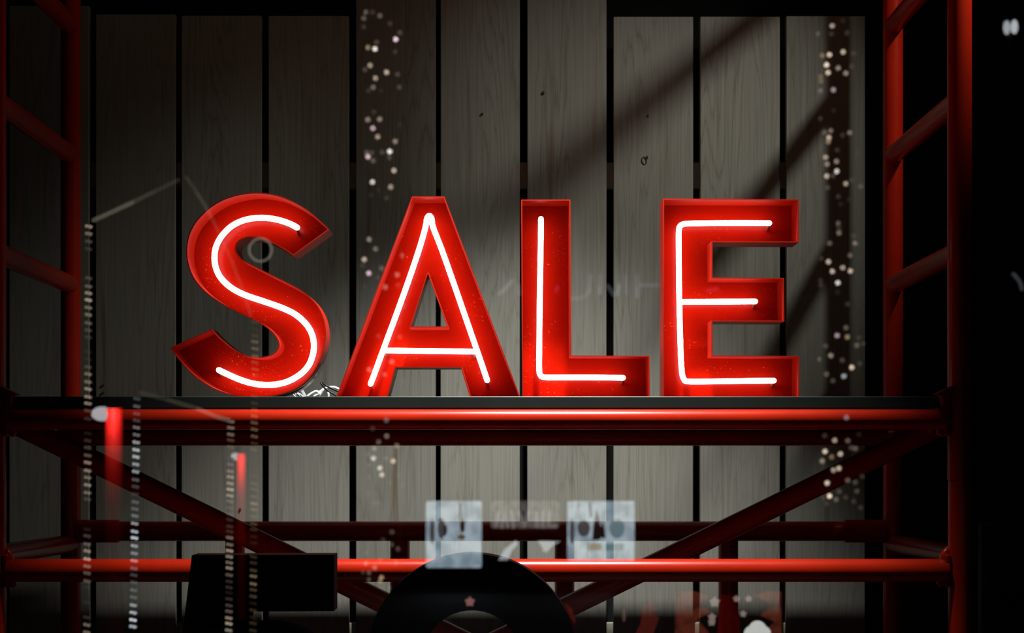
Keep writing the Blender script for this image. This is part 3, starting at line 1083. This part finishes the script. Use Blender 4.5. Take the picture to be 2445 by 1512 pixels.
# red lit posters and stars low on the right
D_R = 8.0
red_dim = poster_mat('red_poster', (0.55, 0.10, 0.05), (0.10, 0.02, 0.012), 0.14 / GREF, 14.0, 2.0)
red_dk = poster_mat('red_poster_dark', (0.5, 0.01, 0.01), (0.16, 0.005, 0.005), 0.06 / GREF, 9.0, 6.0)
rp = empty('red_poster', RP(1740, 1512, D_R))
tag(rp, 'dim red poster with pale stars, reflected at the bottom right', 'poster')
for lp in ([(1612, 1414), (1656, 1412), (1694, 1424), (1668, 1446), (1700, 1462), (1664, 1478), (1694, 1512), (1640, 1560), (1612, 1560), (1612, 1490)],
           [(1800, 1422), (1834, 1412), (1866, 1414), (1866, 1560), (1846, 1560), (1826, 1508), (1850, 1486), (1816, 1470), (1846, 1446)]):
    rplate('shape', lp, D_R, red_dim, rp, 0.01)
rplate('print', [(1720, 1420), (1756, 1420), (1766, 1500), (1772, 1560), (1704, 1560), (1714, 1500)], D_R, red_dk, rp, 0.004, 0.006)
starw = glow('star_pale', (1.0, 0.78, 0.70), 0.20 / GREF)


def star(cx_, cy_, r, mt, parent, n=5):
    lp = []
    for k in range(2 * n):
        a = math.pi * k / n - math.pi / 2
        q = r if k % 2 == 0 else r * 0.66
        lp.append((cx_ + q * math.cos(a), cy_ + q * math.sin(a)))
    rplate('star', lp, D_R, mt, parent, 0.004, 0.008)


for (a, b, r) in ((1706, 1438, 14), (1758, 1430, 9), (1787, 1430, 9), (1774, 1466, 9), (1700, 1474, 11), (1699, 1486, 10)):
    star(a, b, r, starw, rp)
rplate('flower', ell(1808, 1512, 32, 22) , D_R, glow('flower_white', (0.93, 0.97, 0.90), 0.60 / GREF), rp, 0.004, 0.009)
rplate('flower', ell(1808, 1500, 20, 18) , D_R, glow('flower_white2', (0.93, 0.97, 0.90), 0.60 / GREF), rp, 0.004, 0.012)
r2 = empty('red_poster', RP(1560, 1512, D_R))
tag(r2, 'dim red cut-out shapes reflected just right of the figure 0', 'poster')
redc = glow('red_shape', (1.0, 0.12, 0.08), 0.05 / GREF)
for lp in ([(1532, 1450), (1556, 1436), (1572, 1456), (1556, 1462), (1574, 1476), (1560, 1512), (1576, 1545), (1500, 1545), (1530, 1490)], [(1346, 1436), (1366, 1455), (1376, 1490), (1364, 1480)]):
    rplate('shape', lp, D_R, redc, r2, 0.004)
star(1122, 1437, 13, glow('star_pink', (1.0, 0.45, 0.42), 0.22 / GREF), r2)
rplate('shape', ell(1490, 1470, 4, 16), D_R, glow('pink_dim', (1.0, 0.55, 0.45), 0.07 / GREF), r2, 0.004)


# red pillars lit from a lamp at the top
def lit_pillar(label, pxc, pyt, wpx, d, energy, lx):
    s = d / FPX
    c = RP(pxc, pyt, d)
    r = wpx / 2 * s
    root = empty('red_pillar', (c.x, c.y - r, -0.5))
    tag(root, label, 'pillar')
    link('shaft', lathe_me('shaft', [(r, 0), (r, c.z + 0.5)], 24), M['red_pillar'], root, loc=(c.x, c.y - r, -0.5))
    cw = RP(pxc - wpx * 0.62, pyt + wpx * 0.30, d)
    me = ico('lamp_head', 1.0, 3)
    me.transform(Matrix.Diagonal((wpx * 0.58 * s, wpx * 0.25 * s, wpx * 0.40 * s, 1)))
    link('lamp_head', me, glow('lamp_head_glow', (0.92, 0.95, 1.0), 0.44 / GREF), root, loc=cw + Vector((0, -0.03, 0)))
    q = RP(pxc + lx * wpx, pyt + 2, d)
    src = Vector((q.x, q.y + 0.16, q.z))
    lamp('pillar_lamp', 'SPOT', src, (c.x, c.y, src.z - 0.10), energy, (1, 0.95, 0.9), spot_size=math.radians(110), spot_blend=1.0, shadow_soft_size=0.02)


lit_pillar('red pillar lit from its top by a white lamp, reflected under the left end of the shelf', 268, 975, 44, 10.0, 16.0, 0.1)
lit_pillar('smaller red pillar lit from the top, reflected between the strings of light beads', 575, 1084, 22, 12.0, 10.0, 0.1)

# pair of white lamps high on the right
lp_c = RP(2413, 84, D_T)
sl = empty('street_lamp', (lp_c.x, lp_c.y, -0.5))
tag(sl, 'street lamp with two white oval globes, reflected in the top right corner', 'lamp')
pipe('pole', (lp_c.x, lp_c.y - 0.05, -0.5), (lp_c.x, lp_c.y - 0.05, lp_c.z + 0.02), 0.025, M['metal_dark'], sl, 12)
for k, (px, py, b) in enumerate(((2404, 66, 0.42), (2422, 64, 0.55))):
    me = ico('globe', 1.0, 3)
    me.transform(Matrix.Diagonal((8.5 * D_T / FPX, 6 * D_T / FPX, 17 * D_T / FPX, 1)))
    link('globe', me, glow('globe_glow', (0.88, 0.94, 1.0), b / GREF), sl, loc=RP(px, py, D_T))
